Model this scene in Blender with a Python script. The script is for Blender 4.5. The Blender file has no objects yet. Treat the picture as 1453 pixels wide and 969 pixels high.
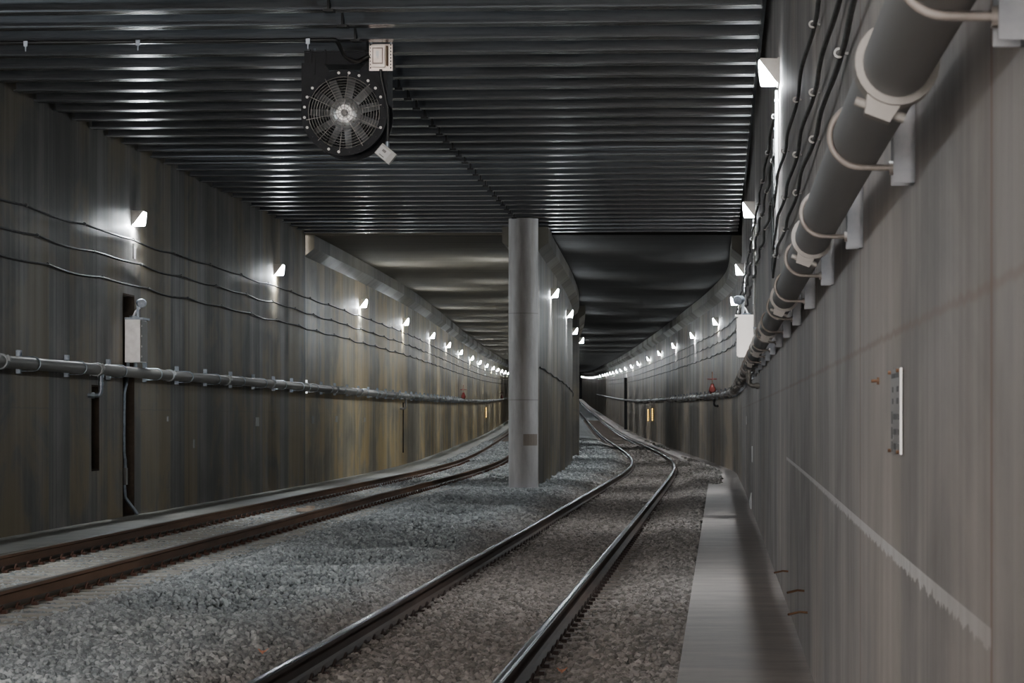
import bpy, bmesh, math, random
import numpy as np
from mathutils import Vector, Matrix
random.seed(7); rng = np.random.default_rng(11)
SC = bpy.context.scene; COL = SC.collection
H = 1.61                      # eye height above the right-hand rail tops (z = 0)
PI = math.pi

# ------------------------------------------------------------------ plan and profile curves
def curve(kn):
    x = np.array([k[0] for k in kn], float); y = np.array([k[1] for k in kn], float)
    h = np.diff(x); d = np.diff(y)/h
    m = np.zeros(len(x)); m[0] = d[0]; m[-1] = d[-1]
    for i in range(1, len(x)-1):
        m[i] = (d[i-1]*h[i]+d[i]*h[i-1])/(h[i]+h[i-1])
    def f(t):
        i = int(np.clip(np.searchsorted(x, t)-1, 0, len(x)-2))
        if t < x[0]: return float(y[0]+m[0]*(t-x[0]))
        if t > x[-1]: return float(y[-1]+m[-1]*(t-x[-1]))
        u = (t-x[i])/h[i]
        return float((2*u**3-3*u**2+1)*y[i]+(u**3-2*u**2+u)*h[i]*m[i]+(-2*u**3+3*u**2)*y[i+1]+(u**3-u**2)*h[i]*m[i+1])
    return f
XR = curve([(-15,.47),(0,.565),(8.4,.63),(18,.735),(40,.925),(78,1.2),(90,1.24),(103,.85),(120,.12),(140,-.78),(160,-1.7),(180,-2.65),(300,-8.1),(447,-14.9),(667,-25.3)])
XL = curve([(-15,-9.36),(0,-9.38),(40,-9.45),(72,-9.55),(88,-9.76),(105,-10.2),(123,-10.95),(141,-11.78),(160,-12.7),(181,-13.65),(309,-19.5),(667,-36)])
XT = curve([(-15,-2.24),(0,-2.12),(18,-1.967),(50,-1.70),(75,-1.50),(90,-1.41),(101,-1.42),(112,-1.6),(130,-2.2),(155,-3.3),(180,-4.48),(200,-5.4),(300,-9.95),(667,-27.1)])
XU = curve([(-15,-6.47),(0,-6.57),(30,-6.78),(55,-6.97),(75,-7.12),(90,-7.3),(105,-7.65),(120,-8.2),(141,-9.15),(160,-10.05),(200,-11.95),(309,-17),(667,-33.5)])
RZ = curve([(-20,0),(60,0),(100,.02),(120,.08),(143,.17),(163,.26),(180,.34),(204,.47),(222,.61),(244,.8),(262,.97),(282,1.17),(300,1.35),(313,1.5),(333,1.72),(350,1.92),(368,2.12),(392,2.38),(416,2.66),(447,3.0),(667,6.2)])
YMIN, YMAX, YPORT = -12.0, 668.0, 72.75
def ys(a, b, s1=2.5, s2=9.0):
    out = [a]
    while out[-1] < b - 1e-6:
        out.append(min(b, out[-1] + (s1 if out[-1] < 210 else s2)))
    return out

# ------------------------------------------------------------------ objects
def tag(o, label=None, cat=None, group=None, kind=None):
    if label: o['label'] = label
    if cat: o['category'] = cat
    if group: o['group'] = group
    if kind: o['kind'] = kind
    return o
def thing(name, label, cat, loc=(0,0,0), group=None, rz=0):
    o = bpy.data.objects.new(name, None); COL.objects.link(o); o.location = loc; o.rotation_euler = (0,0,rz)
    o.empty_display_size = .1
    return tag(o, label, cat, group)
def link(name, me, parent=None):
    o = bpy.data.objects.new(name, me); COL.objects.link(o)
    if parent: o.parent = parent
    return o
def copy_tree(o, parent=None):
    c = o.copy(); COL.objects.link(c); c.parent = parent
    for ch in o.children: copy_tree(ch, c)
    return c
def orda(n):
    suf = 'th' if 10 <= n % 100 <= 20 else {1:'st',2:'nd',3:'rd'}.get(n % 10, 'th')
    return f'{n}{suf}'

class MB:
    """collects shapes into one mesh"""
    def __init__(s): s.v=[]; s.f=[]; s.sm=[]
    def add(s, vs, fs, smooth=False):
        o=len(s.v); s.v += [tuple(v) for v in vs]
        for f in fs: s.f.append(tuple(i+o for i in f)); s.sm.append(smooth)
        return s
    def box(s, c, d, rot=None):
        x,y,z=[q/2 for q in d]
        vs=[Vector(p) for p in ((-x,-y,-z),(x,-y,-z),(x,y,-z),(-x,y,-z),(-x,-y,z),(x,-y,z),(x,y,z),(-x,y,z))]
        if rot is not None: vs=[rot@v for v in vs]
        c=Vector(c)
        return s.add([v+c for v in vs],[(0,3,2,1),(4,5,6,7),(0,1,5,4),(1,2,6,5),(2,3,7,6),(3,0,4,7)])
    def bb(s,a,b):
        return s.box([(p+q)/2 for p,q in zip(a,b)],[abs(q-p) for p,q in zip(a,b)])
    def prism(s, poly, axis, a, b):
        """poly in the plane normal to axis ('x': (y,z); 'y': (x,z); 'z': (x,y))"""
        n=len(poly)
        def P(p,t): return {'x':(t,p[0],p[1]),'y':(p[0],t,p[1]),'z':(p[0],p[1],t)}[axis]
        vs=[P(p,a) for p in poly]+[P(p,b) for p in poly]
        fs=[tuple(range(n)),tuple(range(2*n-1,n-1,-1))]+[(i+n,(i+1)%n+n,(i+1)%n,i) for i in range(n)]
        return s.add(vs,fs)
    def tube(s, pts, r, n=10, cap=True, closed=False):
        pts=[Vector(p) for p in pts]; m=len(pts)
        rs = r if isinstance(r,(list,tuple)) else [r]*m
        vs=[]; prev=None
        for i,p in enumerate(pts):
            if closed: t=pts[(i+1)%m]-pts[i-1]
            else: t=pts[min(i+1,m-1)]-pts[max(i-1,0)]
            t.normalize()
            if prev is None:
                u=t.orthogonal().normalized()
            else:
                u=prev-t*prev.dot(t)
                u = u.normalized() if u.length>1e-6 else t.orthogonal().normalized()
            prev=u; w=t.cross(u)
            for k in range(n):
                a=2*PI*k/n; vs.append(p+(u*math.cos(a)+w*math.sin(a))*rs[i])
        fs=[]
        for i in range(m if closed else m-1):
            j=(i+1)%m
            for k in range(n): fs.append((i*n+k,i*n+(k+1)%n,j*n+(k+1)%n,j*n+k))
        s.add(vs,fs,True)
        if cap and not closed:
            s.add(vs[:n],[tuple(range(n))[::-1]]); s.add(vs[-n:],[tuple(range(n))])
        return s
    def cyl(s,a,b,r,n=24,r2=None):
        return s.tube([a,b],[r,r if r2 is None else r2],n)
    def ring(s, c, axis, r0, r1, t, n=48):
        """flat ring (washer) with thickness t along axis vector"""
        ax=Vector(axis).normalized(); u=ax.orthogonal().normalized(); w=ax.cross(u); c=Vector(c)
        vs=[]
        for k in range(n):
            a=2*PI*k/n; d=u*math.cos(a)+w*math.sin(a)
            vs += [c+d*r0-ax*t/2, c+d*r1-ax*t/2, c+d*r1+ax*t/2, c+d*r0+ax*t/2]
        fs=[]
        for k in range(n):
            j=(k+1)%n
            for q in range(4): fs.append((k*4+q,k*4+(q+1)%4,j*4+(q+1)%4,j*4+q))
        return s.add(vs,fs,False)
    def sweep(s, prof, Y, base, closed=True, caps=True, smooth=False):
        n=len(prof); vs=[]
        for y in Y:
            bx,bz=base(y)
            for p in prof: vs.append((bx+p[0],y,bz+p[1]))
        fs=[]
        for i in range(len(Y)-1):
            for k in range(n if closed else n-1):
                fs.append((i*n+k,i*n+(k+1)%n,(i+1)*n+(k+1)%n,(i+1)*n+k))
        if caps and closed:
            fs.append(tuple(range(n))[::-1]); fs.append(tuple(range((len(Y)-1)*n,len(Y)*n)))
        return s.add(vs,fs,smooth)
    def mesh(s,name,mat):
        me=bpy.data.meshes.new(name); me.from_pydata(s.v,[],s.f); me.validate()
        me.polygons.foreach_set('use_smooth',s.sm[:len(me.polygons)] if len(s.sm)==len(me.polygons) else [False]*len(me.polygons))
        bm=bmesh.new(); bm.from_mesh(me); bmesh.ops.recalc_face_normals(bm,faces=bm.faces); bm.to_mesh(me); bm.free()
        if mat: me.materials.append(mat)
        me.update(); return me
    def build(s,name,mat,parent=None,loc=None):
        o=link(name,s.mesh(name,mat),parent)
        if loc is not None: o.location=loc
        return o

# ------------------------------------------------------------------ materials
class NT:
    def __init__(s,name):
        s.m=bpy.data.materials.new(name); s.m.use_nodes=True; s.t=s.m.node_tree; s.n=s.t.nodes
        s.b=s.n['Principled BSDF']
    def put(s,sock,v):
        if hasattr(v,'is_output'): s.t.links.new(v,sock)
        elif isinstance(v,(tuple,list)): sock.default_value = tuple(v) if len(v)!=3 or sock.type=='VECTOR' else (*v,1)
        else: sock.default_value=v
    def node(s,typ,ins={},**kw):
        nd=s.n.new(typ)
        for k,v in kw.items(): setattr(nd,k,v)
        for k,v in ins.items(): s.put(nd.inputs[k],v)
        return nd
    def math(s,op,a,b=0.0,c=0.0,clamp=False):
        nd=s.node('ShaderNodeMath',{0:a,1:b,2:c},operation=op); nd.use_clamp=clamp; return nd.outputs[0]
    def pos(s): return s.node('ShaderNodeNewGeometry').outputs['Position']
    def xyz(s,v):
        q=s.node('ShaderNodeSeparateXYZ',{0:v}); return q.outputs[0],q.outputs[1],q.outputs[2]
    def vec(s,x,y,z): return s.node('ShaderNodeCombineXYZ',{0:x,1:y,2:z}).outputs[0]
    def scale(s,v,k): return s.node('ShaderNodeVectorMath',{0:v,1:k},operation='MULTIPLY').outputs[0]
    def noise(s,v,sc=1.0,det=4.0,rough=.55,dist=0.0):
        return s.node('ShaderNodeTexNoise',{'Vector':v,'Scale':sc,'Detail':det,'Roughness':rough,'Distortion':dist}).outputs['Fac']
    def white(s,v): return s.node('ShaderNodeTexWhiteNoise',{'Vector':v},noise_dimensions='3D').outputs['Value']
    def mr(s,v,a,b,c=0.0,d=1.0,smooth=False):
        nd=s.node('ShaderNodeMapRange',{'Value':v,'From Min':a,'From Max':b,'To Min':c,'To Max':d})
        nd.clamp=True
        if smooth: nd.interpolation_type='SMOOTHSTEP'
        return nd.outputs[0]
    def mix(s,f,a,b,mode='MIX'):
        nd=s.node('ShaderNodeMix',data_type='RGBA',blend_type=mode)
        s.put(nd.inputs[0],f); s.put(nd.inputs[6],a); s.put(nd.inputs[7],b); return nd.outputs[2]
    def bump(s,h,strength=.3,dist=.02):
        return s.node('ShaderNodeBump',{'Height':h,'Strength':strength,'Distance':dist}).outputs[0]
    def out(s,color,rough=.6,metal=0.0,normal=None,spec=None):
        s.put(s.b.inputs['Base Color'],color); s.put(s.b.inputs['Roughness'],rough); s.put(s.b.inputs['Metallic'],metal)
        if normal is not None: s.put(s.b.inputs['Normal'],normal)
        if spec is not None: s.put(s.b.inputs['Specular IOR Level'],spec)
        return s.m

def wall_mat(name, base, dark, stain, stain_amt, joint_z, seam=4.6, rough=(.42,.62), line=False, rust_seam=None, board=1.5, scl=1.0):
    t=NT(name); p=t.pos(); x,y,z=t.xyz(p)
    u=t.math('ADD',y,t.math('MULTIPLY',x,.6))
    st=t.noise(t.vec(t.math('MULTIPLY',u,5.5*scl),0.0,t.math('MULTIPLY',z,.10)),1.0,6.0,.65)
    st2=t.noise(t.vec(t.math('MULTIPLY',u,.9),3.3,t.math('MULTIPLY',z,.12)),1.0,4.0,.6)
    cloud=t.noise(t.vec(t.math('MULTIPLY',u,.5),7.7,t.math('MULTIPLY',z,.7)),1.0,6.0,.62,.5)
    pit=t.noise(t.scale(p,(9.0,9.0,9.0)),1.0,5.0,.7)
    bd=t.white(t.vec(t.math('FLOOR',t.math('DIVIDE',u,board)),1.0,0.0))
    c=t.mix(t.mr(st,.38,.62),dark,base)
    c=t.mix(t.mr(st2,.40,.62,0,.75),c,dark)
    c=t.mix(1.0,c,t.node('ShaderNodeCombineColor',{0:t.mr(cloud,.3,.7,.58,1.22),1:t.mr(cloud,.3,.7,.58,1.22),2:t.mr(cloud,.3,.7,.58,1.22)}).outputs[0],'MULTIPLY')
    c=t.mix(t.mr(pit,.3,.7,.0,.22),c,t.mix(.5,c,dark))
    c=t.mix(1.0,c,t.node('ShaderNodeCombineColor',{0:t.mr(bd,0,1,.80,1.12),1:t.mr(bd,0,1,.80,1.12),2:t.mr(bd,0,1,.82,1.12)}).outputs[0],'MULTIPLY')
    sm=t.math('MULTIPLY',t.mr(t.math('MULTIPLY',cloud,t.mr(bd,0,1,.7,1.25)),.40,.62,0,1,True),t.mr(z,-.5,5.5,stain_amt,stain_amt*.6))
    c=t.mix(sm,c,stain)
    # board seams and the pour joint
    fr=t.math('FRACT',t.math('DIVIDE',u,board))
    s1=t.math('LESS_THAN',fr,.018/board)
    frs=t.math('FRACT',t.math('DIVIDE',t.math('ADD',y,-.25 if rust_seam else -3.55),seam))
    s2=t.math('LESS_THAN',frs,(.045 if rust_seam else .045)/seam)
    c=t.mix(t.math('MULTIPLY',s1,.45),c,dark)
    c=t.mix(t.math('MULTIPLY',s2,.8),c,rust_seam if rust_seam else (.015,.014,.013))
    jn=t.math('ADD',z,t.math('MULTIPLY',t.math('SUBTRACT',st,.5),.06))
    j=t.mr(t.math('ABSOLUTE',t.math('SUBTRACT',jn,joint_z)),.004,.018,.4,0)
    c=t.mix(j,c,rust_seam if rust_seam else dark)
    if line:
        zl=t.math('ADD',t.math('MULTIPLY',y,.0052),1.148)
        jag=t.noise(t.vec(t.math('MULTIPLY',y,7.0),0.0,0.0),1.0,3.0,.7)
        lo=t.math('SUBTRACT',zl,t.math('MULTIPLY',t.mr(jag,.25,.75,.012,.075),t.mr(y,7.0,20.0,1.0,.6)))
        m=t.math('MULTIPLY',t.math('GREATER_THAN',z,lo),t.math('LESS_THAN',z,zl))
        m=t.math('MULTIPLY',m,t.math('MULTIPLY',t.math('GREATER_THAN',y,6.08),t.math('LESS_THAN',y,26.0)))
        m=t.math('MULTIPLY',t.math('MULTIPLY',m,t.mr(y,6.1,8.0,.45,1)),t.mr(st,.2,.6,.45,.9))
        c=t.mix(m,c,(.66,.65,.645))
    h=t.math('ADD',t.math('MULTIPLY',st,.5),t.math('MULTIPLY',pit,.5))
    h=t.math('SUBTRACT',h,t.math('ADD',t.math('MULTIPLY',s1,.5),t.math('MULTIPLY',s2,1.2)))
    return t.out(c,t.mr(st2,.3,.7,rough[0],rough[1]),0.0,t.bump(h,.35,.015),.35)

def plain_concrete(name, a, b, vx=(1.2,1.2,1.2), rough=(.5,.7), bump=.3, spec=.4):
    t=NT(name); p=t.pos(); v=t.scale(p,vx)
    n=t.noise(v,1.0,7.0,.62,.2); g=t.noise(t.scale(p,(14,14,14)),1.0,4.0,.7)
    c=t.mix(t.mr(n,.33,.67),a,b); c=t.mix(t.mr(g,.35,.7,0,.3),c,a)
    return t.out(c,t.mr(n,.3,.7,rough[0],rough[1]),0,t.bump(t.math('ADD',n,t.math('MULTIPLY',g,.4)),bump,.012),spec)

def metal(name,a,b,rough=(.35,.6),met=1.0,sc=(6,6,6),bump=.1,spec=.5):
    t=NT(name); p=t.node('ShaderNodeTexCoord').outputs['Object']; n=t.noise(t.scale(p,sc),1.0,5.0,.6)
    return t.out(t.mix(t.mr(n,.3,.7),a,b),t.mr(n,.3,.7,rough[0],rough[1]),met,t.bump(n,bump,.004),spec)

M={}
M['wall_r']=wall_mat('concrete right wall',(.46,.427,.405),(.31,.288,.273),(.34,.28,.235),.30,1.885,seam=5.8,line=True,rust_seam=(.21,.13,.09),board=1.9,rough=(.5,.68))
M['wall_l']=wall_mat('concrete left wall',(.22,.208,.188),(.085,.079,.071),(.20,.145,.065),.75,1.775,seam=8.65,board=1.45)
M['wall_lf']=wall_mat('concrete left wall beyond the mouth',(.47,.42,.315),(.275,.24,.17),(.48,.345,.14),.85,1.775,seam=4.33,board=1.1,rough=(.36,.52))
M['wall_rf']=wall_mat('concrete right wall beyond the mouth',(.32,.29,.255),(.125,.112,.098),(.29,.21,.13),.55,1.885,seam=4.6,board=1.3,rough=(.36,.52))
M['wall_c']=wall_mat('concrete dividing wall',(.20,.185,.16),(.10,.09,.08),(.22,.165,.08),.5,2.9,seam=5.0,board=1.0,rough=(.38,.55))
def haunch_mat():
    t=NT('concrete haunch'); p=t.pos(); x,y,z=t.xyz(p)
    n=t.noise(t.scale(p,(.6,1.4,.6)),1.0,6.0,.62); sg=t.white(t.vec(t.math('FLOOR',t.math('DIVIDE',y,3.05)),4.0,0.0))
    c=t.mix(t.mr(n,.33,.67),(.085,.078,.062),(.20,.185,.15)); c=t.mix(t.mr(sg,0,1,0,.65),c,(.06,.055,.042))
    fr=t.math('LESS_THAN',t.math('FRACT',t.math('DIVIDE',y,3.05)),.012); c=t.mix(t.math('MULTIPLY',fr,.7),c,(.02,.02,.018))
    return t.out(c,t.mr(sg,0,1,.34,.6),0,t.bump(n,.3,.012),.4)
M['haunch']=haunch_mat()
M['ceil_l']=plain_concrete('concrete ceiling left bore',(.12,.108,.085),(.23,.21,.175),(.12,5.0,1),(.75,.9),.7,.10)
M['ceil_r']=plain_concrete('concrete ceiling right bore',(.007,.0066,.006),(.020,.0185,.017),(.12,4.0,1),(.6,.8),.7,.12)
M['deck']=plain_concrete('roof deck',(.02,.021,.023),(.045,.046,.048))
M['walk_r']=plain_concrete('walkway concrete right',(.29,.255,.235),(.46,.41,.38),(1.2,2.6,1.2),(.6,.8),.2)
M['walk_l']=plain_concrete('walkway concrete left',(.17,.165,.15),(.31,.30,.27),(1.5,1.0,1.2),(.6,.8),.2)
M['sleeper_l']=plain_concrete('sleeper concrete pale',(.25,.23,.20),(.42,.40,.36),(2,4,4),(.7,.85))
M['sleeper_r']=plain_concrete('sleeper concrete dusty',(.15,.12,.10),(.25,.205,.175),(2,4,4),(.7,.85))
M['slot']=plain_concrete('recess concrete',(.03,.025,.02),(.095,.072,.056),(1,1,1),(.95,1),.1,.02)
M['niche']=plain_concrete('dark niche',(.008,.008,.009),(.018,.018,.02))
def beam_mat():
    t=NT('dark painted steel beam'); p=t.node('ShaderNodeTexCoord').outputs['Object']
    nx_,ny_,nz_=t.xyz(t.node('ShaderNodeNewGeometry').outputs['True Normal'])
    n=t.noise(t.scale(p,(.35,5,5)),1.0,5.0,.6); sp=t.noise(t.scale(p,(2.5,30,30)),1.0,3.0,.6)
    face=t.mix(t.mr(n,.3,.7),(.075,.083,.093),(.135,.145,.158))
    under=t.mix(t.mr(n,.3,.7),(.010,.010,.011),(.024,.024,.025))  # shading put into the colour: underside darker, web lighter
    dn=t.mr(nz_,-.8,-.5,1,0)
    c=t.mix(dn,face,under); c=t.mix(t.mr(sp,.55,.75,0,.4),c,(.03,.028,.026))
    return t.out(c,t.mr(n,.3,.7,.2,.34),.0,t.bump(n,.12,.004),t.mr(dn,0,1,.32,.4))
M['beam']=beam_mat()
M['bracket_dark']=metal('dark steel clip',(.015,.015,.016),(.03,.03,.03),(.4,.6),.5)
M['galv']=metal('galvanised steel',(.22,.25,.29),(.42,.47,.53),(.32,.5),.85,(14,14,14))
M['galv_warm']=metal('weathered galvanised clamp',(.20,.175,.16),(.30,.27,.25),(.5,.65),.3,(10,10,10))
M['pipe_r']=metal('grey pipe',(.145,.148,.153),(.225,.226,.23),(.45,.6),.2,(8,1.2,8),.08)
M['pipe_l']=metal('grey pipe warm',(.13,.124,.116),(.225,.215,.20),(.42,.58),.3,(6,.8,6),.08)
M['coup']=metal('pipe coupling grey',(.21,.198,.187),(.31,.293,.277),(.5,.65),.3)
M['coup_l']=metal('pipe coupling pale',(.24,.25,.255),(.36,.37,.38),(.42,.6),.4)
M['cable']=metal('black cable',(.012,.012,.012),(.028,.027,.026),(.4,.55),0)
M['white_cond']=metal('white conduit',(.60,.60,.60),(.75,.75,.75),(.35,.5),.1)
M['fan']=metal('black fan enamel',(.010,.0105,.013),(.021,.022,.026),(.42,.55),0,(5,5,5),.06,.18)
M['blade']=metal('fan blade grey',(.26,.26,.265),(.38,.38,.385),(.35,.5),.6)
M['silver']=metal('silver hub',(.78,.77,.76),(.95,.94,.93),(.28,.42),.75,(9,9,9),.25)
M['wire']=metal('guard wire',(.28,.265,.25),(.42,.40,.38),(.3,.45),.8)
M['bolt']=metal('bright bolt',(.55,.54,.52),(.7,.69,.67),(.35,.5),.4)
M['cream']=metal('cream box plate',(.80,.68,.61),(.95,.85,.79),(.35,.48),.6,(12,12,12))
M['cream_dark']=metal('box lid frame brown',(.22,.17,.145),(.34,.27,.235),(.4,.55),.2)
M['pale']=metal('pale lid window',(.70,.68,.66),(.86,.85,.84),(.35,.5),0)
M['steelbox']=metal('brushed steel cabinet',(.75,.74,.75),(.95,.94,.95),(.38,.48),.7,(9,9,9),.05)
M['steelbox_bright']=metal('bright steel cabinet',(.95,.93,.91),(.99,.98,.97),(.36,.42),.8,(9,9,9),.05)
M['steel_dark']=metal('steel cabinet door',(.17,.165,.16),(.27,.26,.25),(.4,.55),.4)
M['lamp_body']=metal('lamp housing grey',(.50,.48,.45),(.62,.60,.57),(.4,.55),.1)
M['red']=metal('red valve paint',(.10,.010,.008),(.15,.018,.014),(.4,.5),.1)
M['rust']=metal('rusty bar',(.09,.045,.025),(.17,.09,.05),(.7,.85),.2)
M['plate']=metal('grey sign plate',(.25,.24,.235),(.30,.29,.285),(.4,.5),.3)
M['white']=metal('white enamel',(.82,.82,.82),(.9,.9,.9),(.4,.5),0)
M['tag_grey']=metal('pale wall plate',(.33,.335,.33),(.42,.425,.42),(.5,.6),0)
M['mark']=metal('dark marking',(.05,.05,.052),(.08,.08,.08),(.5,.6),0)
M['leaf']=metal('dry leaf orange',(.42,.15,.07),(.55,.22,.12),(.6,.8),0)
M['tan']=metal('tan scrap',(.34,.26,.20),(.46,.37,.30),(.7,.8),0)
def emis(name,col,st):
    t=NT(name); t.put(t.b.inputs['Base Color'],(.8,.8,.8)); t.put(t.b.inputs['Emission Color'],col); t.b.inputs['Emission Strength'].default_value=st
    return t.m
LAMP=140.0
M['lens']=emis('lamp lens glowing',(.90,.965,1.0),LAMP)
M['lens_end']=emis('lamp lens end',(.90,.965,1.0),22.0)
M['lens_down']=emis('lamp diffuser glowing downwards',(.90,.965,1.0),LAMP*2.6)
M['amber']=emis('amber light',(1.0,.55,.08),1.6)
# rail: shiny running surface, rusty web
def rail_mat(name, head, web, web2, met=.95, hr=.20):
    t=NT(name); p=t.pos(); g=t.node('ShaderNodeNewGeometry'); nz=t.xyz(g.outputs['Normal'])[2]
    o=t.xyz(t.node('ShaderNodeTexCoord').outputs['Object'])[2]
    n=t.noise(t.scale(p,(8,.8,8)),1.0,5.0,.6)
    t.b.inputs['Specular Tint'].default_value=(.42,.43,.45,1)
    top=t.math('MULTIPLY',t.math('GREATER_THAN',nz,.35),t.math('GREATER_THAN',o,-.03))
    wc=t.mix(t.mr(n,.3,.7),web,web2)
    return t.out(t.mix(top,wc,head),t.mr(top,0,1,.75,hr),t.math('MULTIPLY',top,met),None)
M['rail_r']=rail_mat('rail bright head',(.10,.10,.105),(.045,.030,.024),(.085,.055,.042))
M['rail_l']=rail_mat('rail dull head',(.075,.06,.045),(.085,.042,.022),(.15,.075,.04),.3,.5)
M['clip']=metal('rusty rail clip',(.025,.017,.014),(.06,.035,.028),(.6,.8),.2,(20,20,20))
M['clip_l']=metal('brown rail clip',(.06,.028,.018),(.11,.05,.032),(.6,.8),.2,(20,20,20))
M['pad']=metal('rail pad',(.06,.07,.06),(.10,.11,.09),(.6,.8),0)

# ballast: blue-grey between the tracks, brown with brake dust in the right-hand track
def ballast_mat(name, bed):
    t=NT(name); p=t.pos(); x,y,z=t.xyz(p)
    if bed:
        vo=t.node('ShaderNodeTexVoronoi',{'Vector':p,'Scale':17.0},feature='F1')
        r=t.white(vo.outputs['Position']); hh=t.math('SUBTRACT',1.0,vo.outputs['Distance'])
    else:
        r=t.node('ShaderNodeAttribute',attribute_name='stone').outputs['Fac']
    fine=t.noise(t.scale(p,(40,40,40)),1.0,4.0,.7)
    cool=t.mix(r,(.21,.222,.225),(.50,.515,.515)); warm=t.mix(r,(.135,.118,.106),(.36,.315,.285))
    tr=curve_node(t,y)
    d=t.math('SUBTRACT',x,tr); big=t.noise(t.scale(p,(.8,.35,.8)),1.0,4.0,.6)
    w=t.math('MULTIPLY',t.mr(t.math('ADD',d,t.math('MULTIPLY',big,.9)),-1.45,-.35,0,1,True),t.mr(d,1.2,2.2,1,.75))
    c=t.mix(w,cool,warm)
    c=t.mix(t.mr(fine,.35,.7,0,.35),c,t.mix(.55,c,(.05,.045,.04)))
    if bed:
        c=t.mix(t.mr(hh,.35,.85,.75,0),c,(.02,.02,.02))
        return t.out(c,.85,0,t.bump(hh,1.0,.035),.25)
    return t.out(c,.8,0,t.bump(fine,.3,.006),.3)
def curve_node(t,y):
    fc=t.node('ShaderNodeFloatCurve',{'Value':t.mr(y,0,240)})
    cm=fc.mapping.curves[0]
    pts=[(q,(XT(q)+12)/12) for q in (0,50,90,102,115,130,155,180,210,240)]
    cm.points[0].location=(0,pts[0][1]); cm.points[1].location=(1,pts[-1][1])
    for q,v in pts[1:-1]: cm.points.new(q/240,v)
    fc.mapping.update()
    return t.math('SUBTRACT',t.math('MULTIPLY',fc.outputs[0],12.0),12.0)
M['ballast']=ballast_mat('ballast stone',False); M['bed']=ballast_mat('ballast bed',True)

# ------------------------------------------------------------------ setting: walls
def wall(name, fx, mat, Y, Z, holes=(), side=1, depth=.35, slot=None):
    Y=sorted(set(Y)|{h[0] for h in holes}|{h[1] for h in holes}); Z=sorted(set(Z)|{h[2] for h in holes}|{h[3] for h in holes})
    b=MB(); vs=[(fx(y),y,z+RZ(y)) for y in Y for z in Z]; n=len(Z); fs=[]
    for i in range(len(Y)-1):
        for j in range(n-1):
            yc=(Y[i]+Y[i+1])/2; zc=(Z[j]+Z[j+1])/2
            if any(h[0]<yc<h[1] and h[2]<zc<h[3] for h in holes): continue
            fs.append((i*n+j,(i+1)*n+j,(i+1)*n+j+1,i*n+j+1))
    b.add(vs,fs)
    o=b.build(name,mat); tag(o,kind='structure')
    for k,h in enumerate(holes):
        q=MB(); xa=fx(h[0])-side*.004; xb=xa+side*depth; e_=.006; h=(h[0]+e_,h[1]-e_,h[2]+e_,h[3]-e_); lipx=xa+side*.012
        A=[(xa,h[0],h[2]),(xa,h[1],h[2]),(xa,h[1],h[3]),(xa,h[0],h[3])]; B=[(xb,*a[1:]) for a in A]
        q.add(A+B,[(4,5,6,7),(0,1,5,4),(1,2,6,5),(2,3,7,6),(3,0,4,7)])
        O=[(xa,h[0]-.03,h[2]-.03),(xa,h[1]+.03,h[2]-.03),(xa,h[1]+.03,h[3]+.03),(xa,h[0]-.03,h[3]+.03)]; q.add(A+O,[(0,1,5,4),(1,2,6,5),(2,3,7,6),(3,0,4,7)])
        q.build('recess',slot,o)
    return o
ZB,ZT=-.7,6.95
HOLE_L=[(46.47,47.03,.82,2.13),(49.02,50.0,.0,3.68)]
wall('wall_left',XL,M['wall_l'],ys(YMIN,YPORT),[ZB,0,2,4,ZT],HOLE_L,-1,.35,M['slot'])
wall('wall_left_beyond',lambda y:XL(y)-.04,M['wall_lf'],ys(YPORT,YMAX),[ZB,0,2,4,6.6])
wall('wall_right',XR,M['wall_r'],ys(YMIN,YPORT),[ZB,0,2,4,ZT])
NICHE=[(243,250,-.3,4.3)]
wall('wall_right_beyond',lambda y:XR(y)+.0,M['wall_rf'],ys(YPORT,YMAX),[ZB,0,2,4,6.6])
# dividing wall: first run from the column, second run steps out towards the right-hand track
XC1=curve([(72,-3.74),(95,-4.10),(102,-4.27),(112,-4.60),(119,-4.93)])
XC2=curve([(120,-4.66),(134,-5.22),(150,-5.95),(180,-7.35),(300,-13.0),(667,-30.2)])
CEIL=6.14
def divwall(name,fx,Y,th):
    b=MB(); b.sweep([(0,ZB),(0,CEIL),(-th,CEIL),(-th,ZB)],Y,lambda y:(fx(y),RZ(y)))
    tag(b.build(name,M['wall_c']),kind='structure')
divwall('wall_centre',XC1,ys(70.4,119.0),.60); divwall('wall_centre_beyond',XC2,ys(120.0,YMAX),1.2)
HP=[(0,5.62),(.25,5.82),(.25,CEIL+.05),(0,CEIL+.05)]
def haunch(name,fx,Y,sgn):
    b=MB(); b.sweep([(sgn*p[0],p[1]) for p in HP],Y,lambda y:(fx(y),RZ(y))); tag(b.build(name,M['haunch']),kind='structure')
haunch('trim_1',lambda y:XL(y)-.04,ys(YPORT+.1,YMAX),1)
haunch('trim_2',XR,ys(YPORT+.1,YMAX),-1)
haunch('trim_3',XC1,ys(70.4,119),1); haunch('trim_4',lambda y:XC1(y)-.60,ys(70.4,119),-1)
haunch('trim_5',XC2,ys(120,YMAX),1); haunch('trim_6',lambda y:XC2(y)-1.2,ys(120,YMAX),-1)
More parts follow.
